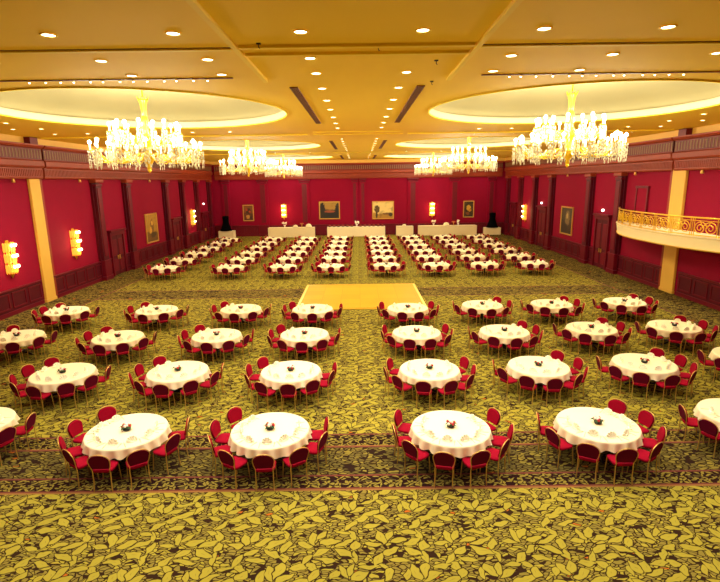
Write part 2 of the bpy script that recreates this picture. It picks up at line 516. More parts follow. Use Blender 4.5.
# wainscot with raised panels
def wainscot(fr, a0, a1, side, gaps):
    b = MB()
    segs = []
    cur = a0
    for g0, g1 in sorted(gaps):
        if g0 > cur: segs.append((cur, g0))
        cur = g1
    if cur < a1: segs.append((cur, a1))
    for s0, s1 in segs:
        wbox(b, fr, s0, s1, 0, .06, 0, 1.08, 0)
        wbox(b, fr, s0, s1, .0, .10, 0, .18, 1)
        wbox(b, fr, s0, s1, .0, .11, 1.06, 1.14, 1, .01)
        n = max(1, round((s1 - s0) / 1.1)); st = (s1 - s0) / n
        for k in range(n):
            p0, p1 = s0 + st * k + .1, s0 + st * (k + 1) - .1
            wbox(b, fr, p0, p1, .05, .085, .28, .34, 1); wbox(b, fr, p0, p1, .05, .085, .92, .98, 1)
            wbox(b, fr, p0, p0 + .05, .05, .085, .34, .92, 1); wbox(b, fr, p1 - .05, p1, .05, .085, .34, .92, 1)
    struct(b, 'trim_wainscot_' + side, [M['wood_dark'] if side != 'far' else M['wood'], M['wood']])
DOORS = [31.35, 41.85, 49.6]
gl = [(d - .95, d + .95) for d in DOORS]
wainscot(frame_left, 8, YF, 'left', gl + [(23.45, 24.35)])
wainscot(frame_right, 8, YF, 'right', gl + [(23.45, 24.35)])
wainscot(frame_far, -XW, XW, 'far', [])

# pilasters
def pilaster(fr, a, side, w=.62, d=.27, mats=None):
    b = MB()
    wbox(b, fr, a - w * .68, a + w * .68, 0, .12, 0, 5.8, 0)
    wbox(b, fr, a - w / 2, a + w / 2, .1, d, 0, 5.55, 0)
    wbox(b, fr, a - w * .3, a + w * .3, d - .02, d + .03, 1.4, 5.3, 1)
    wbox(b, fr, a - w * .75, a + w * .75, 0, d + .08, 0, .22, 1)
    wbox(b, fr, a - w * .6, a + w * .6, 0, d + .05, .22, 1.16, 1, .02)
    wbox(b, fr, a - w * .6, a + w * .6, 0, d + .06, 5.4, 5.52, 1, .02)
    wbox(b, fr, a - w * .72, a + w * .72, 0, d + .12, 5.60, 5.80, 2, .03)
    struct(b, 'pilaster_' + side, mats or [M['wood_dark'], M['wood'], M['cornice']])
for a in (29.45, 33.3, 39.95, 43.75, 47.6, 51.6):
    pilaster(frame_left, a, 'left'); pilaster(frame_right, a, 'right')
FARM = [M['wall'], M['wood'], M['wood']]
for a in (-9.9, -5.6, 5.6, 9.9):
    pilaster(frame_far, a, 'far', .8, .13, FARM)
for a in (-.42, .42):
    pilaster(frame_far, a, 'far', .5, .13, FARM)
for a in (-13.7, 13.7):
    pilaster(frame_far, a, 'far', .6, .13, FARM)

# ochre wall columns
for fr, side, c0, c1 in ((frame_left, 'left', 23.6, 24.35), (frame_right, 'right', 23.7, 24.7)):
    b = MB()
    wbox(b, fr, c0, c1, 0, .13, 0, 5.86, 0, .015)
    wbox(b, fr, c0 - .04, c1 + .04, 0, .16, 0, .16, 0, .015)
    wbox(b, fr, c1, c1 + .2, 0, .10, 0, 5.82, 1)
    struct(b, 'column_' + side, [M['column'], M['cornice']])

# doors
n_door = 0
def door(fr, a, h, w=1.5, head=True):
    global n_door
    n_door += 1
    b = MB()
    wbox(b, fr, a - w / 2 - .16, a - w / 2, 0, .14, 0, h, 0); wbox(b, fr, a + w / 2, a + w / 2 + .16, 0, .14, 0, h, 0)
    if head:
        wbox(b, fr, a - w / 2 - .2, a + w / 2 + .2, 0, .16, h, h + .22, 0)
        wbox(b, fr, a - w / 2 - .28, a + w / 2 + .28, 0, .28, h + .22, h + .34, 0, .02)
    o = struct(b, 'door_%d' % n_door, [M['wood']])
    for s in (-1, 1):
        lb = MB()
        x0, x1 = (a - w / 2, a - .01) if s < 0 else (a + .01, a + w / 2)
        wbox(lb, fr, x0, x1, .0, .07, 0.02, h, 0)
        for z0, z1 in ((.25, 1.0), (1.2, h - .25)):
            wbox(lb, fr, x0 + .1, x1 - .1, .06, .095, z0, z1, 1, .02)
        leaf = lb.build('door_leaf', [M['wood_dark'], M['wood']], o)
        hb = MB(); wbox(hb, fr, a + s * .12 - .03, a + s * .12 + .03, .06, .13, .95, 1.2, 0, .01)
        hb.build('door_handle', [M['gold']], leaf)
for d in DOORS:
    door(frame_left, d, 2.45); door(frame_right, d, 3.0)
# upper doors that open on to the balcony
for a in (27.3, 20.6):
    n_door += 1
    b = MB()
    wbox(b, frame_right, a - .5, a + .5, 0, .05, 2.9, 4.95, 0)
    wbox(b, frame_right, a - .58, a - .48, 0, .09, 2.9, 5.0, 1); wbox(b, frame_right, a + .48, a + .58, 0, .09, 2.9, 5.0, 1)
    wbox(b, frame_right, a - .62, a + .62, 0, .11, 4.95, 5.07, 1)
    struct(b, 'door_%d' % n_door, [M['wall'], M['wood']])

# ================================================================ BIG THINGS
# ---- dance floor
df = MB().box(-2.75, 2.85, 21.6, 26.8, 0.0, .03, 0, .008)
o = df.build('dance_floor', [M['dance']])
tag(o, 'bright yellow portable wooden dance floor laid on the carpet in the central aisle', 'dance floor')
e = MB()
for x0, x1, y0, y1 in ((-2.87, -2.755, 21.48, 26.92), (2.855, 2.97, 21.48, 26.92), (-2.755, 2.855, 21.48, 21.595), (-2.755, 2.855, 26.805, 26.92)):
    MBt = e.box(x0, x1, y0, y1, 0.0, .022)
e.build('edge_ramp', [M['gold_bright']], o)

# ---- balcony on the right wall
def balcony():
    root = empty('balcony', (XW, 23.9, 0))
    tag(root, 'curved cream balcony with gold scrollwork railing on the red wall', 'balcony')
    HALF, BUL = 5.15, 1.25
    def plan(t, off=0.0):                     # t -1..1 ; returns local x (negative = into the room), y
        y = t * HALF
        x = -(.32 + BUL * max(0.0, 1 - abs(t) ** 2.6)) - off
        return x, y
    N = 48
    ts = [-1 + 2 * k / N for k in range(N + 1)]
    def band(z0, z1, off0, off1, inner=0.3):
        rs = []
        for t in ts:
            xo, y = plan(t, off1); xb, _ = plan(t, off0)
            rs.append([(0, y, z0), (xb, y, z0), (xo, y, z1), (0, y, z1)])
        return rs
    s = MB(); s.rings(band(2.56, 2.98, -.06, .02), 0, cap=True); s.build('fascia', [M['balcony']], root)
    s = MB(); s.rings(band(2.98, 3.08, .0, .06), 0, cap=True); s.build('floor_slab', [M['balcony']], root)
    s = MB(); s.rings(band(2.52, 2.57, -.03, .0), 0, cap=True); s.build('moulding', [M['column']], root)
    rail = MB()
    rail.tube([(plan(t)[0] + .05, plan(t)[1], 3.86) for t in ts], .035, 6)
    rail = rail.build('handrail', [M['gold_bright']], root)
    rail2 = MB(); rail2.tube([(plan(t)[0] + .05, plan(t)[1], 3.14) for t in ts], .025, 6)
    rail2.tube([(plan(t)[0] + .05, plan(t)[1], 3.74) for t in ts], .016, 6)
    rail2.build('lower_rail', [M['gold_bright']], root)
    def at(y, z):
        t = max(-1, min(1, y / HALF)); x, _ = plan(t)
        return (x + .05, y, z)
    k = -1
    NP = 9
    for i in range(NP + 1):
        y = -HALF + .06 + (2 * HALF - .12) * i / NP
        p = MB()
        for dy in (-.09, 0, .09):
            yy = max(-HALF + .03, min(HALF - .03, y + dy))
            p.tube([at(yy, 3.1), at(yy, 3.84)], .016, 5)
        p.build('baluster', [M['gold_bright']], root)
        if i == NP: break
        y0 = y; y1 = -HALF + .06 + (2 * HALF - .12) * (i + 1) / NP
        w = y1 - y0
        for sgn, cyc in ((1, y0 + w * .32), (-1, y0 + w * .70)):
            sc = MB()
            pts = []
            for q in range(34):                   # spiral
                a = q / 33 * 2.1 * 2 * PI
                r = .29 * (1 - q / 33 * .85)
                pts.append(at(cyc + sgn * r * math.cos(a), 3.44 + r * math.sin(a) * .98))
            sc.tube(pts, .02, 5)
            sc.tube([at(cyc + sgn * (.29), 3.44), at(cyc + sgn * .36, 3.58), at(cyc + sgn * .44, 3.72)], .016, 5)
            sc.build('scroll', [M['gold_bright']], root)
balcony()

# ---- chandeliers
def welded(me, dist):
    bm = bmesh.new(); bm.from_mesh(me)
    bmesh.ops.remove_doubles(bm, verts=bm.verts, dist=dist)
    bm.to_mesh(me); bm.free(); me.update()
    return me
def make_chandelier():
    root = empty('chandelier')
    zc = 0.0   # z measured from the ceiling apex point downwards (local z = world z)
    b = MB()
    b.tube([(0, 0, 8.885), (0, 0, 8.2)], .025, 8)
    b.build('hanging_rod', [M['gold_bright']], root)
    b = MB()
    b.lathe([(.05, 7.62), (.075, 7.66), (.08, 7.8), (.10, 7.98), (.135, 8.10), (.15, 8.13), (.13, 8.12), (.04, 8.06)], 16)
    for k in range(8):
        a = 2 * PI * k / 8
        b.tube([(.125 * math.cos(a), .125 * math.sin(a), 8.09), (.155 * math.cos(a), .155 * math.sin(a), 8.16), (.185 * math.cos(a), .185 * math.sin(a), 8.21)], [.022, .015, .005], 5)
    b.build('crown', [M['gold_bright']], root)
    b = MB()
    b.lathe([(.02, 6.02), (.07, 6.06), (.05, 6.16), (.14, 6.26), (.20, 6.38), (.12, 6.5), (.09, 6.7), (.13, 6.85), (.19, 6.95), (.11, 7.05), (.09, 7.3), (.12, 7.45), (.08, 7.64)], 16)
    b.build('stem', [M['gold_bright']], root)
    b = MB()
    b.lathe([(.01, 5.93), (.05, 5.98), (.06, 6.02), (.02, 6.05)], 12)
    b.build('finial', [M['gold_bright']], root)
    first = {}
    for tier, (n, R, zb, zs, dip) in enumerate(((26, 1.60, 6.58, 6.40, .28), (16, 1.03, 7.12, 6.94, .24))):
        for k in range(n):
            a = 2 * PI * (k + .5 * tier) / n
            jit = 1.0 if k % 2 else .90
            r1 = R * jit; zz = zb + (0.0 if k % 2 else .06)
            key = (tier, k % 2)
            if key not in first:
                arm = MB()
                P = [(.12, 0, zs), (r1 * .3, 0, zs + .10), (r1 * .55, 0, zs - dip * .4), (r1 * .8, 0, zs - dip * .55), (r1 * .96, 0, zz - .16), (r1, 0, zz)]
                arm.tube(P, [.022, .020, .018, .016, .016, .014], 5)
                arm.lathe([(.02, zz - .01), (.075, zz + .02), (.08, zz + .035), (.02, zz + .03)], 8, (r1, 0))
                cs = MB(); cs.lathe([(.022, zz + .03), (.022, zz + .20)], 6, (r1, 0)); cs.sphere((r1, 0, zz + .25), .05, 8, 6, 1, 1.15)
                st = MB()
                tops = []
                for q in range(9):
                    aa = 2 * PI * q / 9
                    px, py = r1 + .075 * math.cos(aa), .075 * math.sin(aa)
                    L = .36 + .20 * (q % 3) * .5
                    zt = zz + .02
                    m = 4
                    prof = []
                    for u in range(m):                   # beads that meet at narrow necks
                        z1 = zt - L * u / m; z0 = zt - L * (u + 1) / m
                        prof += [(.003, z1), (.019, z1 * .5 + z0 * .5)]
                    prof.append((.003, zt - L))
                    st.lathe(prof[::-1], 5, (px, py), smooth=False)
                    tops.append((px, py, zt))
                st.add(tops, [tuple(range(9))])          # ring plate that carries the strands
                pts, rad = [], []
                for u in range(19):                      # swag of beads back along the arm
                    f_ = u / 18
                    pts.append((r1 - .075 - r1 * .5 * f_, 0, zz + .02 - .36 * math.sin(PI * f_ * .85)))
                    rad.append(.022 if u % 2 else .003)
                st.tube(pts, rad, 5)
                st.add([tops[4], tops[5], pts[0]], [(0, 1, 2)])
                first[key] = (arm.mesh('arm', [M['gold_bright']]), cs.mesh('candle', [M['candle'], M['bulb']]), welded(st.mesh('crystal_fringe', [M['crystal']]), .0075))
            am, cm, sm = first[key]
            o = bpy.data.objects.new('arm', am); col.objects.link(o); o.parent = root; o.rotation_euler = (0, 0, a)
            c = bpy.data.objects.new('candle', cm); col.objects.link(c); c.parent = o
            s = bpy.data.objects.new('crystal_fringe', sm); col.objects.link(s); s.parent = o
    for k in range(15):
        tier = 0 if k < 9 else 1
        a = 2 * PI * (k + .5) / (9, 6)[tier]
        R, z = ((1.56, 6.98), (1.0, 7.50))[tier]
        lamp('POINT', 'chandelier_light', (R * math.cos(a), R * math.sin(a), z), P_CHAND / 15, C_CHAND, root, .05)
    return root
ch0 = make_chandelier()
for k, (cx, cyy) in enumerate(DOMES):
    o = ch0 if k == 0 else copy_tree(ch0, (0, 0, 0), 0)
    o.location = (cx, cyy, -.09); o.rotation_euler = (0, 0, .13 * k)
    side = 'left' if cx < 0 else 'right'
    place = ('nearest and largest', 'middle', 'farthest and smallest')[k // 2]
    tag(o, 'glowing two-tier crystal chandelier with gold stem, %s of three on the %s' % (place, side), 'chandelier', 'crystal chandeliers under the domes')

# ---- recessed downlights
def make_downlight():
    root = empty('ceiling_light')
    b = MB().lathe([(.12, ZC - .001), (.12, ZC - .015), (.095, ZC - .015), (.09, ZC - .004)], 20, cap=False)
    b.build('bezel', [M['ceiling_trim']], root)
    b = MB().lathe([(.092, ZC - .006), (.05, ZC - .012), (.002, ZC - .014)], 20, cap=False)
    b.build('lens', [M['lamp_on']], root)
    lamp('SPOT', 'downlight_beam', (0, 0, ZC - .04), P_DOWN, C_DOWN, root, .09, 120, .8)
    return root
rows = []
rows.append((8.0, [-8.1, -6.3, -4.5, -2.68, -.82, .97, 2.74, 4.55, 6.3, 8.1]))
rows.append((9.62, [-8.2, -6.46, -4.54, -2.65, -.83, 2.74, 4.54, 6.4, 8.2]))
rows.append((10.9, [-4.56, -2.74, -.83, 1.0, 2.75, 4.5]))
for y in (12.6, 14.4, 16.15, 18.05, 19.85, 21.6): rows.append((y, [-.83, .97]))
for y in (18.5, 20.5): rows.append((y, [-12.3, -13.4, 12.1, 13.4]))
rows.append((22.6, [-13.0, -11.6, -7.1, -5.5, 5.2, 6.6, 11.6, 13.0]))
rows.append((24.9, [-13.0, -11.2, -9.3, -7.4, -5.5, -3.6, 3.6, 5.5, 7.4, 9.3, 11.2, 13.0]))
for y in (27.0, 28.7, 30.4, 32.1, 33.8, 35.5, 37.2): rows.append((y, [-.83, .97]))
for y in (27.5, 32.0): rows.append((y, [-12.6, 12.6]))
rows.append((39.0, [-12.6, -9.3, -6.2, -3.6, 3.6, 6.2, 9.3, 12.6]))
for y in (41.5, 43.2, 44.9, 46.6, 48.3, 50.0): rows.append((y, [-.83, .97]))
rows.append((51.4, [-12.6, -7.0, 7.0, 12.6]))
rows.append((3.6, [-7.5, -4.5, -1.5, 1.5, 4.5, 7.5]))  # this row and the next: unseen, added to light the near tables
rows.append((6.0, [-6.3, -2.7, 2.7, 6.3]))
rows.sort()
dl0 = make_downlight()
first_dl = True
lights, seen_rows = [], []
for y, xs_ in rows:
    for x in xs_:
        depth = y * math.cos(R_(PITCH)) - (ZC - CAM_H) * math.sin(R_(PITCH))
        seen = abs(x) < depth * .712 and y > 6.9
        lights.append((x, y, seen))
        if seen:
            if seen_rows and y - seen_rows[-1][0] < .7: seen_rows[-1][1].append((x, y))
            else: seen_rows.append((y, [(x, y)]))
hidden = 0
for x, y, seen in lights:
    o = dl0 if first_dl else copy_tree(dl0, (0, 0, 0), 0)
    first_dl = False
    o.location = (x, y, 0)
    if seen:
        ri = next(i for i, r in enumerate(seen_rows) if (x, y) in r[1])
        ci = sorted(seen_rows[ri][1]).index((x, y))
        rn = ORD[ri] if ri < 20 else 'twenty-' + ORD[ri - 20]
        tag(o, 'small lit round ceiling downlight, %s from left in the %s row from the camera' % (ORD[ci], rn), 'ceiling light', 'recessed ceiling downlights')
    else:
        tag(o, 'small lit round ceiling downlight over the near end of the hall, outside the view', 'ceiling light', 'ceiling downlights outside the view')

# ---- dark slot vents in the ceiling
for sx, side in ((-1, 'left'), (1, 'right')):
    for (y0, y1, nm) in ((12.4, 19.75, 'nearest'), (28.3, 35.2, 'middle'), (43.8, 50.5, 'farthest')):
        r = empty('ceiling_vent', (sx * 1.47, (y0 + y1) / 2, ZC))
        tag(r, 'long dark ceiling slot vent, %s of three %s of the centre lights' % (nm, side), 'vent', 'ceiling slot vents')
        h = (y1 - y0) / 2
        MB().box(-.07, .07, -h, h, -.012, -.001).build('backing', [M['dark']], r)
        f = MB(); f.box(-.095, -.07, -h - .03, h + .03, -.025, 0); f.box(.07, .095, -h - .03, h + .03, -.025, 0)
        f.box(-.07, .07, -h - .03, -h, -.025, 0); f.box(-.07, .07, h, h + .03, -.025, 0)
        f.build('frame', [M['vent']], r)
        s = MB()
        for q in (-.035, 0, .035): s.box(q - .008, q + .008, -h, h, -.028, -.012)
        s.build('slat', [M['vent']], r)

# ---- track lights
for sx, side in ((-1, 'left'), (1, 'right')):
    r = empty('track_light', (0, 11.25, ZC))
    tag(r, 'dark ceiling track with a row of tiny lit spots near the %s front chandelier' % side, 'track light', 'ceiling light tracks')
    MB().box(sx * 2.6, sx * 10.5, -.035, .035, -.02, 0).build('rail', [M['vent']], r)
    for k in range(13):
        x = sx * (3.1 + k * .31 + .1 * rnd.random())
        s = MB(); s.lathe([(.015, -.021), (.025, -.025), (.025, -.045), (.018, -.048)], 8, (x, 0)); 
        sp = s.build('spotlight', [M['ceiling_trim']], r)
        s = MB(); s.sphere((x, 0, -.05), .02, 8, 5); s.build('spot_bulb', [M['lamp_on']], sp)

# ---- small ceiling fittings seen as dark specks
for x, y, wh in ((-1.55, 8.6, 'beside the front left seam'), (1.45, 9.9, 'beside the second downlight row on the right'), (1.65, 11.9, 'at the near end of the right slot vent'), (.35, 8.85, 'on the front seam near the centre')):
    b = MB(); b.box(-.035, .035, -.02, .02, -.02, 0); b.tube([(0, 0, -.02), (0, 0, -.06), (.02, 0, -.08)], .008, 6)
    o = b.build('ceiling_hook', [M['dark']], None, (x, y, ZC))
    tag(o, 'tiny dark hook fitting on the ceiling ' + wh, 'hook')

# ---- wall sconces
def make_sconce():
    root = empty('wall_sconce')            # local: -y into the room, z centre 0
    b = MB(); b.box(-.10, .10, -.05, 0, -.72, .72, 0, .02); b.lathe([(.01, -.92), (.05, -.84), (.09, -.72)], 8, (0, -.05))
    b.build('backplate', [M['gold_bright']], root)
    for q, z in enumerate((.46, 0, -.46)):
        t = MB()
        for k in range(9):
            a = PI + PI * k / 8
            x, y = .25 * math.cos(a), .22 * math.sin(a) - .02
            t.lathe([(.008, z - .27), (.042, z - .2), (.046, z + .10), (.015, z + .17)], 6, (x, y), smooth=False)
        t.lathe([(.26, z - .02), (.28, z), (.26, z + .02)], 16, (0, -.02), cap=False)
        tr = t.build('crystal_tier', [M['sconce_glass']], root)
        bl = MB()
        for x, y in ((-.13, -.30), (.13, -.30), (0, -.33)):
            bl.sphere((x, y, z + .05), .055, 8, 5, 0, 1.3)
        bl.build('bulb', [M['sconce_bulb']], tr)
    lamp('POINT', 'sconce_light', (0, -.48, .25), P_SCONCE / 2, (1.0, .68, .28), root, .12)
    lamp('POINT', 'sconce_light', (0, -.48, -.35), P_SCONCE / 2, (1.0, .68, .28), root, .12)
    return root
sc0 = make_sconce()
SC = [((-XW, 21.6, 2.5), -1, 'between the camera and the left yellow column'), ((-XW, 26.7, 2.55), -1, 'just beyond the left yellow column'),
      ((-XW, 46.0, 2.55), -1, 'on the left wall near the far corner'), ((XW, 46.2, 2.6), 1, 'on the right wall near the far corner'),
      ((-7.8, YF, 2.62), 0, 'on the far wall left of the landscape paintings'), ((7.6, YF, 2.62), 0, 'on the far wall right of the landscape paintings')]
for k, (p, s, wh) in enumerate(SC):
    o = sc0 if k == 0 else copy_tree(sc0, (0, 0, 0), 0)
    o.location = p
    o.rotation_euler = (0, 0, PI / 2 if s < 0 else (-PI / 2 if s > 0 else 0))
    tag(o, 'glowing three-tier amber crystal sconce ' + wh, 'wall lamp', 'crystal wall sconces')

# ---- small lamps over doors and under the cornice
for fr, a, wh in ((frame_right, 31.5, 'over the nearest right-wall door'), (frame_right, 42.2, 'over the second right-wall door'), (frame_left, 49.7, 'over the last left-wall door')):
    b = MB(); wbox(b, fr, a - .09, a + .09, 0, .12, 3.49, 3.63, 0, .03)
    o = b.build('emergency_light', [M['exit_lamp']])
    tag(o, 'small white lit lamp on the red wall ' + wh, 'wall lamp')
for fr, a, wh in ((frame_left, 22.3, 'left of the left column'), (frame_left, 27.6, 'right of the left column'), (frame_right, 27.8, 'beyond the right column'), (frame_right, 22.4, 'in front of the right column'), (frame_left, 36.8, 'over the left-wall painting'), (frame_right, 36.8, 'over the right-wall painting')):
    r = empty('cornice_spotlight', fr(a, .25, 5.8))
    tag(r, 'tiny brass spotlight under the cornice ' + wh, 'spotlight')
    MB().lathe([(.04, -.04), (.05, 0)], 8).build('bracket', [M['gold']], r)
    MB().lathe([(.06, -.16), (.075, -.14), (.06, -.04)], 10).build('shade', [M['gold']], r)

# ---- paintings
def painting(fr, a, z0, z1, w, canvas, label, rz, fw=.10):
    p = fr(a, 0, (z0 + z1) / 2)
    r = empty('painting', p, rz)
    tag(r, label, 'painting')
    h = (z1 - z0) / 2; ww = w / 2
    f = MB()
    f.box(-ww - fw, -ww, -.09, 0, -h - fw, h + fw, 0, .02); f.box(ww, ww + fw, -.09, 0, -h - fw, h + fw, 0, .02)
    f.box(-ww, ww, -.09, 0, h, h + fw, 0, .02); f.box(-ww, ww, -.09, 0, -h - fw, -h, 0, .02)
    f.build('frame', [M['gold']], r)
    MB().box(-ww, ww, -.045, 0, -h, h).build('canvas', [canvas], r)
pm = [picture_mat('dusk_landscape', srgb(168, 128, 50), srgb(44, 22, 14), srgb(30, 16, 10), .05, .9, ((-.75, .2, .3, .55, srgb(30, 18, 10)), (.85, .15, .25, .6, srgb(26, 16, 10)), (.0, -.12, .55, .12, srgb(150, 66, 34)), (.1, -.55, .9, .3, srgb(26, 14, 10)))),
      picture_mat('pale_landscape', srgb(236, 206, 126), srgb(170, 124, 44), srgb(84, 56, 20), -.25, .9, ((-.62, .12, .3, .38, srgb(86, 60, 22)), (-.66, -.45, .1, .4, srgb(60, 38, 16)), (.45, -.38, .5, .1, srgb(110, 72, 30)), (.8, -.45, .2, .2, srgb(50, 30, 16)))),
      picture_mat('still_life', srgb(120, 70, 24), srgb(90, 40, 18), srgb(176, 40, 20), .0, 4.0, ((.0, .2, .26, .3, srgb(60, 28, 14)), (-.15, .3, .1, .1, srgb(190, 50, 26)), (.14, .12, .1, .1, srgb(196, 70, 30)), (-.05, -.4, .2, .2, srgb(190, 140, 60)), (.25, -.5, .15, .15, srgb(60, 20, 12)))),
      picture_mat('flower_piece', srgb(52, 34, 16), srgb(40, 20, 12), srgb(120, 84, 30), .0, 3.0, ((.0, .15, .22, .3, srgb(206, 160, 50)), (.12, -.1, .16, .16, srgb(190, 130, 40)), (-.1, -.45, .2, .16, srgb(120, 60, 30)))),
      picture_mat('golden_figure', srgb(176, 128, 36), srgb(110, 70, 20), srgb(120, 84, 26), -.3, 2.4, ((.05, .1, .3, .5, srgb(120, 76, 26)), (.1, .35, .14, .16, srgb(226, 180, 70)), (-.2, -.15, .2, .25, srgb(214, 164, 60)), (.2, -.5, .5, .2, srgb(70, 44, 16)))),
      picture_mat('dark_portrait', srgb(60, 44, 24), srgb(44, 26, 16), srgb(80, 60, 34), .0, 2.0, ((.1, .2, .4, .55, srgb(120, 100, 60)), (.05, .35, .16, .2, srgb(186, 160, 100)), (-.3, -.5, .5, .3, srgb(30, 20, 12))))]
painting(frame_far, -3.06, 1.78, 3.40, 1.95, pm[0], 'dark dusk landscape painting in gold frame, on the far wall left of centre', 0)
painting(frame_far, 2.5, 1.72, 3.36, 2.05, pm[1], 'pale sky landscape painting in gold frame, on the far wall right of centre', 0)
painting(frame_far, -11.5, 1.68, 3.18, .95, pm[2], 'upright still life painting with red flowers, far wall near the left corner', 0, .08)
painting(frame_far, 11.4, 1.76, 3.30, .95, pm[3], 'upright dark painting with yellow flowers, far wall near the right corner', 0, .08)
painting(frame_left, 36.9, 1.42, 3.32, 1.9, pm[4], 'upright golden painting of figures on the left red wall', PI / 2)
painting(frame_right, 36.9, 1.60, 3.42, 1.9, pm[5], 'upright dark painting with pale figure on the right red wall', -PI / 2)

# ================================================================ TABLES AND CHAIRS
FRONT = [
    [(-7.85, 9.33), (-4.54, 8.93), (-1.76, 8.89), (1.71, 8.88), (4.57, 8.95), (7.62, 9.30)],
    [(-7.6, 12.1), (-4.68, 12.14), (-1.78, 12.04), (1.74, 12.05), (4.55, 12.17), (7.32, 12.28), (10.3, 12.75)],
    [(-10.98, 15.43), (-7.64, 15.19), (-4.55, 15.26), (-1.77, 15.25), (1.78, 15.31), (4.56, 15.3), (7.41, 15.5), (10.13, 15.6)],
    [(-11.25, 18.72), (-7.79, 18.7), (-4.57, 18.69), (-1.81, 18.54), (1.8, 18.51), (4.71, 18.83), (7.38, 18.84), (10.28, 19.01)]]
FX = [-11.25, -7.45, -4.42, -1.66, 1.56, 4.42, 7.22, 10.08]
FY = [28.7, 31.75, 34.6, 37.6, 40.6, 43.6]
FAR = [[(x, y + .06 * math.sin(3 * x + y)) for x in FX] for y in FY]
ROWN = ['front', 'second', 'third', 'fourth', 'fifth', 'sixth', 'seventh', 'eighth', 'ninth', 'tenth']
def shift(row):
    return [(x * (1.023 + .22 / y), y * 1.023 + .25) for x, y in row]
FRONT = [shift(r) for r in FRONT]
FAR = [shift(r) for r in FAR]

# prototype geometry -------------------------------------------------------
ZT = .64            # table top height
def cloth_mb(seed, n=128):
    r_ = random.Random(seed)
    ph = r_.random() * 6; nf = r_.choice((19, 20, 21, 22))
    mb = MB(); rs = []
    for r in (.02, .30, .55, .70):
        rs.append([(r * math.cos(2 * PI * i / n), r * math.sin(2 * PI * i / n), ZT) for i in range(n)])
    for r, z in ((.755, ZT - .001), (.772, ZT - .006), (.782, ZT - .018)):
        rs.append([(r * math.cos(2 * PI * i / n), r * math.sin(2 * PI * i / n), z) for i in range(n)])
    for k in range(1, 8):
        f = k / 7
        ring = []
        for i in range(n):
            a = 2 * PI * i / n
            wv = math.sin(nf * a + ph + .7 * math.sin(3 * a + ph))
            r = .784 + .026 * f + .036 * f * wv
            hem = .452 + .018 * math.sin(nf * a + ph + 1.2) + .014 * math.sin(4 * a + ph)
            z = (ZT - .018) + (hem - (ZT - .018)) * f
            ring.append((r * math.cos(a), r * math.sin(a), z))
        rs.append(ring)
    mb.rings(rs, 0, smooth=True)
    mb.add(rs[0], [tuple(range(n))], 0, True)
    return mb

def outline(w, z0, z1, n=14):
    """arched chair back: narrow straight lower edge, full round top"""
    pts = []
    h = z1 - z0
    half = w / 2
    lower = [(-half * .80, z0), (-half * .93, z0 + h * .25), (-half, z0 + h * .52)]
    arc = []
    for k in range(n + 1):
        a = PI - PI * k / n
        arc.append((half * math.copysign(abs(math.cos(a)) ** .9, math.cos(a)), z0 + h * .54 + h * .46 * abs(math.sin(a)) ** .95))
    return lower + arc + [(-x, z) for x, z in reversed(lower)]

def slab(mb, pts, y0, y1, lean, inset=.012, mi=0):
    zb = min(z for _, z in pts)
    cx = sum(x for x, _ in pts) / len(pts); cz = sum(z for _, z in pts) / len(pts)
    def ring(y, s):
        return [(cx + (x - cx) * s, y - lean * (z - zb), cz + (z - cz) * s) for x, z in pts]
    s = 1 - inset / .2
    mb.rings([ring(y0, s), ring(y0 + (y1 - y0) * .3, 1), ring(y0 + (y1 - y0) * .7, 1), ring(y1, s)], mi, cap=True, smooth=True)

CK = .85            # chair size
def chair_parts(lo=False):
    T = 4 if lo else 6
    parts = []
    LEAN = .20
    BY = -.215
    # seat cushion
    s = MB(); n = 12 if lo else 24
    def se(w, d, z, dy=0):
        r = []
        for i in range(n):
            a = 2 * PI * i / n
            c, q = math.cos(a), math.sin(a)
            r.append((w / 2 * math.copysign(abs(c) ** .45, c), dy + d / 2 * math.copysign(abs(q) ** .45, q), z))
        return r
    s.rings([se(.40, .39, .425), se(.435, .425, .44), se(.44, .43, .475), se(.40, .39, .492), se(.2, .2, .498)], 0, cap=True, smooth=True)
    parts.append(('seat', s, M['chair_red']))
    pts = outline(.435, .535, .875, 8 if lo else 14)
    b = MB(); slab(b, pts, BY + .004, BY + .034, LEAN); parts.append(('backrest', b, M['chair_red']))
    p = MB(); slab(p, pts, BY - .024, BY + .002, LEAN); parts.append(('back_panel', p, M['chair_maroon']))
    fr = MB()
    o2 = outline(.465, .52, .893, 8 if lo else 14)
    def at(x, z): return (x, BY - .01 - LEAN * (z - .535), z)
    fr.tube([(-.185, BY + .01, .43)] + [at(x, z) for x, z in o2] + [(.185, BY + .01, .43)], .010, T)
    parts.append(('back_frame', fr, M['gold']))
    ap = MB()
    q = [(-.19, -.19, .415), (.19, -.19, .415), (.19, .19, .415), (-.19, .19, .415), (-.19, -.19, .415)]
    for sx in (-1, 1):
        l = MB(); l.tube([(sx * .185, .185, .425), (sx * .20, .215, 0)], .0115, T); parts.append(('leg', l, M['gold']))
        l = MB(); l.tube([(sx * .19, BY + .012, .43), (sx * .185, BY + .01, .22), (sx * .195, BY - .01, 0)], .0115, T); parts.append(('leg', l, M['gold']))
    for _, mb, _m in parts:
        mb.v = [(x * CK, y * CK, z * CK) for x, y, z in mb.v]
    return parts

def make_chair():
    root = empty('banquet_chair')
    for nm, mb, mt in chair_parts():
        mb.build(nm, [mt], root)
    return root

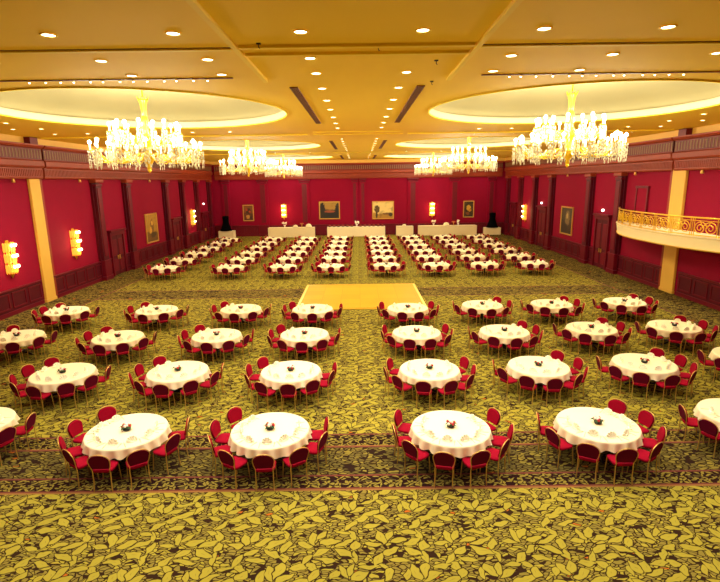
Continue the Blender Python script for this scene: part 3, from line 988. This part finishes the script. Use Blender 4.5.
def make_table():
    root = empty('round_table')
    MB().lathe([(.74, .60), (.765, .605), (.765, .626), (.75, .632)], 40).build('tabletop', [M['tabletop']], root)
    p = MB().lathe([(.07, .06), (.055, .12), (.055, .53), (.11, .57), (.20, .599)], 14); p.build('pedestal', [M['black']], root)
    f = MB()
    for k in range(4):
        a = PI / 4 + PI / 2 * k
        c, s = math.cos(a), math.sin(a)
        f.tube([(0.03 * c, 0.03 * s, .10), (.22 * c, .22 * s, .075), (.42 * c, .42 * s, .02), (.44 * c, .44 * s, .0)], [.035, .03, .022, .02], 6)
    f.build('base', [M['black']], root)
    return root

def make_centrepiece(parts=True):
    r_ = random.Random(3)
    g, rb, wb, bw = MB(), MB(), MB(), MB()
    bw.lathe([(.05, .0), (.075, .015), (.08, .05), (.07, .045)], 12)
    for k in range(26):
        a = r_.random() * 2 * PI; r = .05 + .11 * r_.random(); z = .04 + .035 * r_.random()
        d = Vector((math.cos(a), math.sin(a), 0)); t = Vector((-d.y, d.x, 0))
        c = d * .03; tip = d * r + Vector((0, 0, z - .02 + .03 * r_.random())); mid = d * r * .6 + Vector((0, 0, z + .03))
        base = c + Vector((0, 0, z))
        w_ = .022
        up = Vector((0, 0, .006))
        g.add([base, mid + t * w_, tip, mid - t * w_, mid + up * 2, mid - up], [(0, 1, 4), (1, 2, 4), (2, 3, 4), (3, 0, 4), (1, 0, 5), (2, 1, 5), (3, 2, 5), (0, 3, 5)], 0)
    for k in range(9):
        a = 2 * PI * k / 9 + r_.random() * .4; r = .025 + .055 * (k % 2)
        m = rb if k % 3 else wb
        m.sphere((r * math.cos(a), r * math.sin(a), .085 + .02 * r_.random()), .03, 7, 5)
    wb.sphere((.0, .0, .115), .034, 7, 5)
    wb.sphere((.05, -.03, .105), .03, 7, 5)
    if not parts:
        m = MB()
        for q, i in ((g, 0), (rb, 1), (wb, 2), (bw, 3)): m.add(q.v, q.f, i)
        return m.build('centrepiece', [M['green'], M['bloom_red'], M['bloom_white'], M['black']])
    root = empty('centrepiece')
    bw.build('bowl', [M['black']], root)
    g.build('foliage', [M['green']], root); rb.build('red_flower', [M['bloom_red']], root); wb.build('white_flower', [M['bloom_white']], root)
    return root

def napkin_mb():
    """a pleated fan napkin standing on its folded foot"""
    m = MB(); n = 12
    front, back = [], []
    for k in range(n + 1):
        a = R_(-14) + R_(208) * k / n
        rr = .105 if k % 2 else .095
        y = .014 if k % 2 else -.014
        front.append((rr * math.cos(a), y - .006, max(.004, .03 + rr * math.sin(a))))
        back.append((rr * math.cos(a), y + .006, max(.004, .03 + rr * math.sin(a))))
    c0, c1 = (0, -.012, .004), (0, .012, .004)
    v = front + back + [c0, c1]
    f = []
    N = n + 1
    for k in range(n):
        f += [(2 * N, k + 1, k), (2 * N + 1, N + k, N + k + 1), (k, k + 1, N + k + 1, N + k)]
    f += [(2 * N, 0, N, 2 * N + 1), (2 * N, 2 * N + 1, N + n, n)]
    m.add(v, f, 0)
    m.box(-.05, .05, -.035, .035, .0, .016)
    return m

def fork_mb():
    m = MB(); m.box(-.005, .005, -.09, .03, 0, .004); m.box(-.012, .012, .03, .05, 0, .004)
    for x in (-.010, -.0035, .0035, .010): m.box(x - .002, x + .002, .05, .095, 0, .004)
    return m
def knife_mb():
    m = MB(); m.box(-.008, .008, -.11, -.01, 0, .005)
    m.add([(-.006, -.01, .001), (.010, -.01, .001), (.011, .08, .001), (.0, .115, .001), (-.006, .08, .001), (-.006, -.01, .004), (.010, -.01, .004), (.011, .08, .004), (.0, .115, .004), (-.006, .08, .004)],
          [(4, 3, 2, 1, 0), (5, 6, 7, 8, 9), (0, 1, 6, 5), (1, 2, 7, 6), (2, 3, 8, 7), (3, 4, 9, 8), (4, 0, 5, 9)])
    return m

chair0, table0, cp0 = make_chair(), make_table(), make_centrepiece()
cp_small = make_centrepiece(False)
cloth_meshes = [cloth_mb(s).mesh('tablecloth', [M['cloth']]) for s in (1, 2, 3, 4)]
napkin_mesh = napkin_mb().mesh('napkin', [M['napkin']])
fork_mesh = fork_mb().mesh('fork', [M['steel']])
knife_mesh = knife_mb().mesh('knife', [M['steel']])
used = dict(chair=False, table=False, cp=False, cps=False)
def take(key, root, loc, rz):
    if not used[key]:
        used[key] = True
        root.location = loc; root.rotation_euler = (0, 0, rz)
        return root
    return copy_tree(root, loc, rz)

def link_mesh(name, me, loc, rz=0):
    o = bpy.data.objects.new(name, me); col.objects.link(o); o.location = loc; o.rotation_euler = (0, 0, rz)
    return o

SP = R_(33.5)
def seat_angles(x, y, seed):
    r_ = random.Random(seed)
    lean = -(13 + .8 * abs(x)) if x < 0 else (0 if x < 2.6 else 15 + .5 * x)
    gap = R_(90 + lean)
    out = []
    for k in range(8):                                  # anticlockwise from the gap
        out.append(gap + PI + (k - 3.5) * SP + r_.uniform(-.035, .035))
    return out

far_stuff_spots, far_napkins = [], []
n_chair = n_nap = 0
for ri, row in enumerate(FRONT + FAR):
    for ci, (tx, ty) in enumerate(row):
        where = '%s from the left in the %s row' % (ORD[ci], ROWN[ri])
        t = take('table', table0, (tx, ty, 0), rnd.random() * 3)
        tag(t, 'round banquet table on black pedestal, %s of tables' % where, 'table', 'round banquet tables')
        c = link_mesh('tablecloth', cloth_meshes[(ri * 3 + ci) % 4], (tx, ty, 0), rnd.random() * 6)
        tag(c, 'white scalloped cloth over the round table %s' % where, 'tablecloth', 'white round tablecloths')
        near = ri < 5
        k = take('cp', cp0, (tx, ty, .6405), rnd.random() * 6) if near else take('cps', cp_small, (tx, ty, .6405), rnd.random() * 6)
        tag(k, 'red and white flower centrepiece on the table %s' % where, 'centrepiece', 'flower centrepieces')
        for q, a in enumerate(seat_angles(tx, ty, ri * 50 + ci)):
            ca, sa = math.cos(a), math.sin(a)
            rr = .94 + rnd.uniform(-.015, .03)
            p = (tx + rr * ca, ty + rr * sa, 0)
            face = a + PI / 2 + rnd.uniform(-.07, .07)      # local +y looks to the table centre
            npos = (tx + .58 * ca, ty + .58 * sa, .6405)
            if near:
                ch = take('chair', chair0, p, face)
                tag(ch, 'red banquet chair, %s anticlockwise from the gap at %s table of %s row' % (ORD[q], ORD[ci], ROWN[ri]), 'chair', 'red banquet chairs at the round tables')
                n_chair += 1
                nk = link_mesh('napkin', napkin_mesh, npos, face)
                tag(nk, 'cream fan napkin, %s anticlockwise from the gap on %s table of %s row' % (ORD[q], ORD[ci], ROWN[ri]), 'napkin', 'fan folded napkins')
                n_nap += 1
                if ri < 1:
                    for nm, me, s in (('fork', fork_mesh, -1), ('knife', knife_mesh, 1)):
                        px = tx + .62 * ca - s * .14 * sa * -1; py = ty + .62 * sa + s * .14 * ca * -1
                        fk = link_mesh(nm, me, (px, py, .6405), face)
                        tag(fk, 'steel %s beside %s napkin anticlockwise from gap, %s front-row table' % (nm, ORD[q], ORD[ci]), nm, 'table cutlery')
            else:
                far_stuff_spots.append((p, face)); far_napkins.append((npos, face))
print('chairs', n_chair, 'napkins', n_nap, 'far', len(far_stuff_spots))

def merged(name, parts, spots):
    """one mesh of many placed copies"""
    mats, V, F, MI = [], [], [], []
    base_v, base_f, base_m = [], [], []
    for _, mb, mt in parts:
        if mt not in mats: mats.append(mt)
        o = len(base_v)
        base_v += mb.v; base_f += [tuple(i + o for i in f) for f in mb.f]; base_m += [mats.index(mt)] * len(mb.f)
    bv = np.array(base_v)
    for k, (p, rz) in enumerate(spots):
        c, s = math.cos(rz), math.sin(rz)
        w = bv @ np.array([[c, s, 0], [-s, c, 0], [0, 0, 1]]) + np.array(p)
        o = k * len(bv)
        V += w.tolist(); F += [tuple(i + o for i in f) for f in base_f]; MI += base_m
    me = bpy.data.meshes.new(name)
    me.from_pydata(V, [], F)
    for m in mats: me.materials.append(m)
    me.polygons.foreach_set('material_index', MI)
    me.update()
    o = bpy.data.objects.new(name, me); col.objects.link(o)
    return o
o = merged('banquet_chairs', chair_parts(True), far_stuff_spots)
tag(o, 'mass of red banquet chairs around the farthest five rows of tables', 'chairs', None, 'stuff')
o = merged('napkins', [('napkin', napkin_mb(), M['napkin'])], far_napkins)
tag(o, 'mass of white napkins standing on the farthest five rows of tables', 'napkins', None, 'stuff')

# ================================================================ BUFFET TABLES ALONG THE FAR WALL
def skirted(name, x0, x1, y0, y1, h, label):
    r = empty(name, ((x0 + x1) / 2, (y0 + y1) / 2, 0))
    tag(r, label, 'table')
    hx, hy = (x1 - x0) / 2, (y1 - y0) / 2
    MB().box(-hx, hx, -hy, hy, h - .03, h, 0, .01).build('tabletop', [M['cloth']], r)
    n = int(hx * 2 / .05); m = int(hy * 2 / .05)
    per = [(-hx + 2 * hx * i / n, -hy) for i in range(n)] + [(hx, -hy + 2 * hy * i / m) for i in range(m)] + [(hx - 2 * hx * i / n, hy) for i in range(n)] + [(-hx, hy - 2 * hy * i / m) for i in range(m)]
    rs = []
    for z, amp in ((h - .032, .0), (h - .12, .012), (.02, .02)):
        ring = []
        for i, (x, y) in enumerate(per):
            s = 1 - (amp if i % 2 else 0) / max(hx, .1); s2 = 1 - (amp if i % 2 else 0) / max(hy, .1)
            ring.append((x * s, y * s2, z))
        rs.append(ring)
    MB().rings(rs, 0).build('skirt', [M['skirt']], r)
    return r
HB = .98
BUF = [(-9.25, -4.55, 'long white skirted buffet table on the far wall, under the left sconce'),
       (-3.25, 2.64, 'long white skirted buffet table at the centre of the far wall'),
       (3.8, 5.5, 'short white skirted buffet table right of the centre one'),
       (6.05, 11.95, 'long white skirted buffet table on the far wall, under the right sconce')]
for x0, x1, lb in BUF:
    skirted('buffet_table', x0, x1, 51.3, 52.2, HB, lb)
skirted('corner_table', -14.3, -12.75, 51.3, 52.2, .72, 'small white skirted table in the far left corner')
skirted('corner_table', 12.8, 14.4, 51.3, 52.2, .72, 'small white skirted table in the far right corner')
for x, sd in ((-13.6, 'left'), (13.6, 'right')):
    b = MB(); b.lathe([(.60, .725), (.62, .80), (.50, .95), (.40, 1.3), (.30, 1.6), (.32, 1.95), (.34, 2.1), (.30, 2.2), (.02, 2.24)], 14, (0, 0))
    o = b.build('draped_equipment', [M['black_cloth']], None, (x, 51.75, 0))
    tag(o, 'tall black draped shape standing on the small table in the far %s corner' % sd, 'equipment')

# dishes and flowers on the buffets
def urn(x, lb):
    r = empty('flower_vase', (x, 51.7, HB))
    tag(r, lb, 'vase')
    MB().lathe([(.08, 0), (.10, .02), (.05, .06), (.10, .2), (.12, .26), (.09, .25)], 12).build('vase', [M['bloom_white']], r)
    f = MB()
    q_ = random.Random(int(x * 10))
    for k in range(16):
        a = q_.random() * 2 * PI; rr = .22 * q_.random()
        f.sphere((rr * math.cos(a), rr * math.sin(a), .34 + .2 * q_.random()), .065, 6, 4, k % 2)
    f.build('bouquet', [M['bloom_white'], M['napkin']], r)
urn(-7.6, 'white flower vase on the left buffet table, its left end')
urn(-.25, 'white flower vase at the middle of the central buffet table')
urn(7.6, 'white flower vase on the right buffet table, its left end')
urn(10.1, 'white flower vase on the right buffet table, its right end')
def mound(x, w, h, lb):
    r = empty('serving_tray', (x, 51.7, HB))
    tag(r, lb, 'tray')
    MB().lathe([(w * .9, 0), (w, .02), (w, .035), (w * .9, .03)], 24).build('tray', [M['steel']], r)
    MB().lathe([(w * .85, .032), (w * .8, .032 + h * .4), (w * .5, .032 + h * .85), (.01, .032 + h)], 20).build('folded_linen', [M['cloth']], r)
mound(-6.5, .3, .24, 'white linen mound on the left buffet table, at its middle')
mound(-5.15, .38, .34, 'large white linen mound on the left buffet table, right end')
mound(8.9, .36, .3, 'white linen mound on the right buffet table, at its middle')
mound(4.6, .26, .16, 'white linen mound on the short buffet table')
def comport(x, lb):
    r = empty('fruit_stand', (x, 51.75, HB))
    tag(r, lb, 'fruit stand')
    MB().lathe([(.12, 0), (.03, .05), (.03, .30), (.2, .36), (.21, .38), (.19, .375)], 14).build('stand', [M['gold']], r)
    f = MB()
    for k in range(7): f.sphere((.11 * math.cos(k), .11 * math.sin(k), .41 + .02 * (k % 2)), .05, 6, 4)
    f.build('fruit', [M['bloom_red']], r)
comport(-5.85, 'gold footed fruit stand on the left buffet table')
comport(8.9 + .75, 'gold footed fruit stand on the right buffet table')
nd = 0
for k in range(13):
    x = -3.0 + k * .45
    if abs(x + .25) < .3: continue
    r = empty('chafing_dish', (x, 51.75, HB))
    tag(r, 'small dark covered dish, %s from the left along the central buffet table' % ORD[nd], 'dish', 'dishes on the central buffet')
    nd += 1
    MB().lathe([(.13, 0), (.15, .03), (.15, .09)], 12).build('pan', [M['black']], r)
    MB().lathe([(.15, .092), (.13, .14), (.06, .18), (.01, .19)], 12).build('lid', [M['cornice']], r)
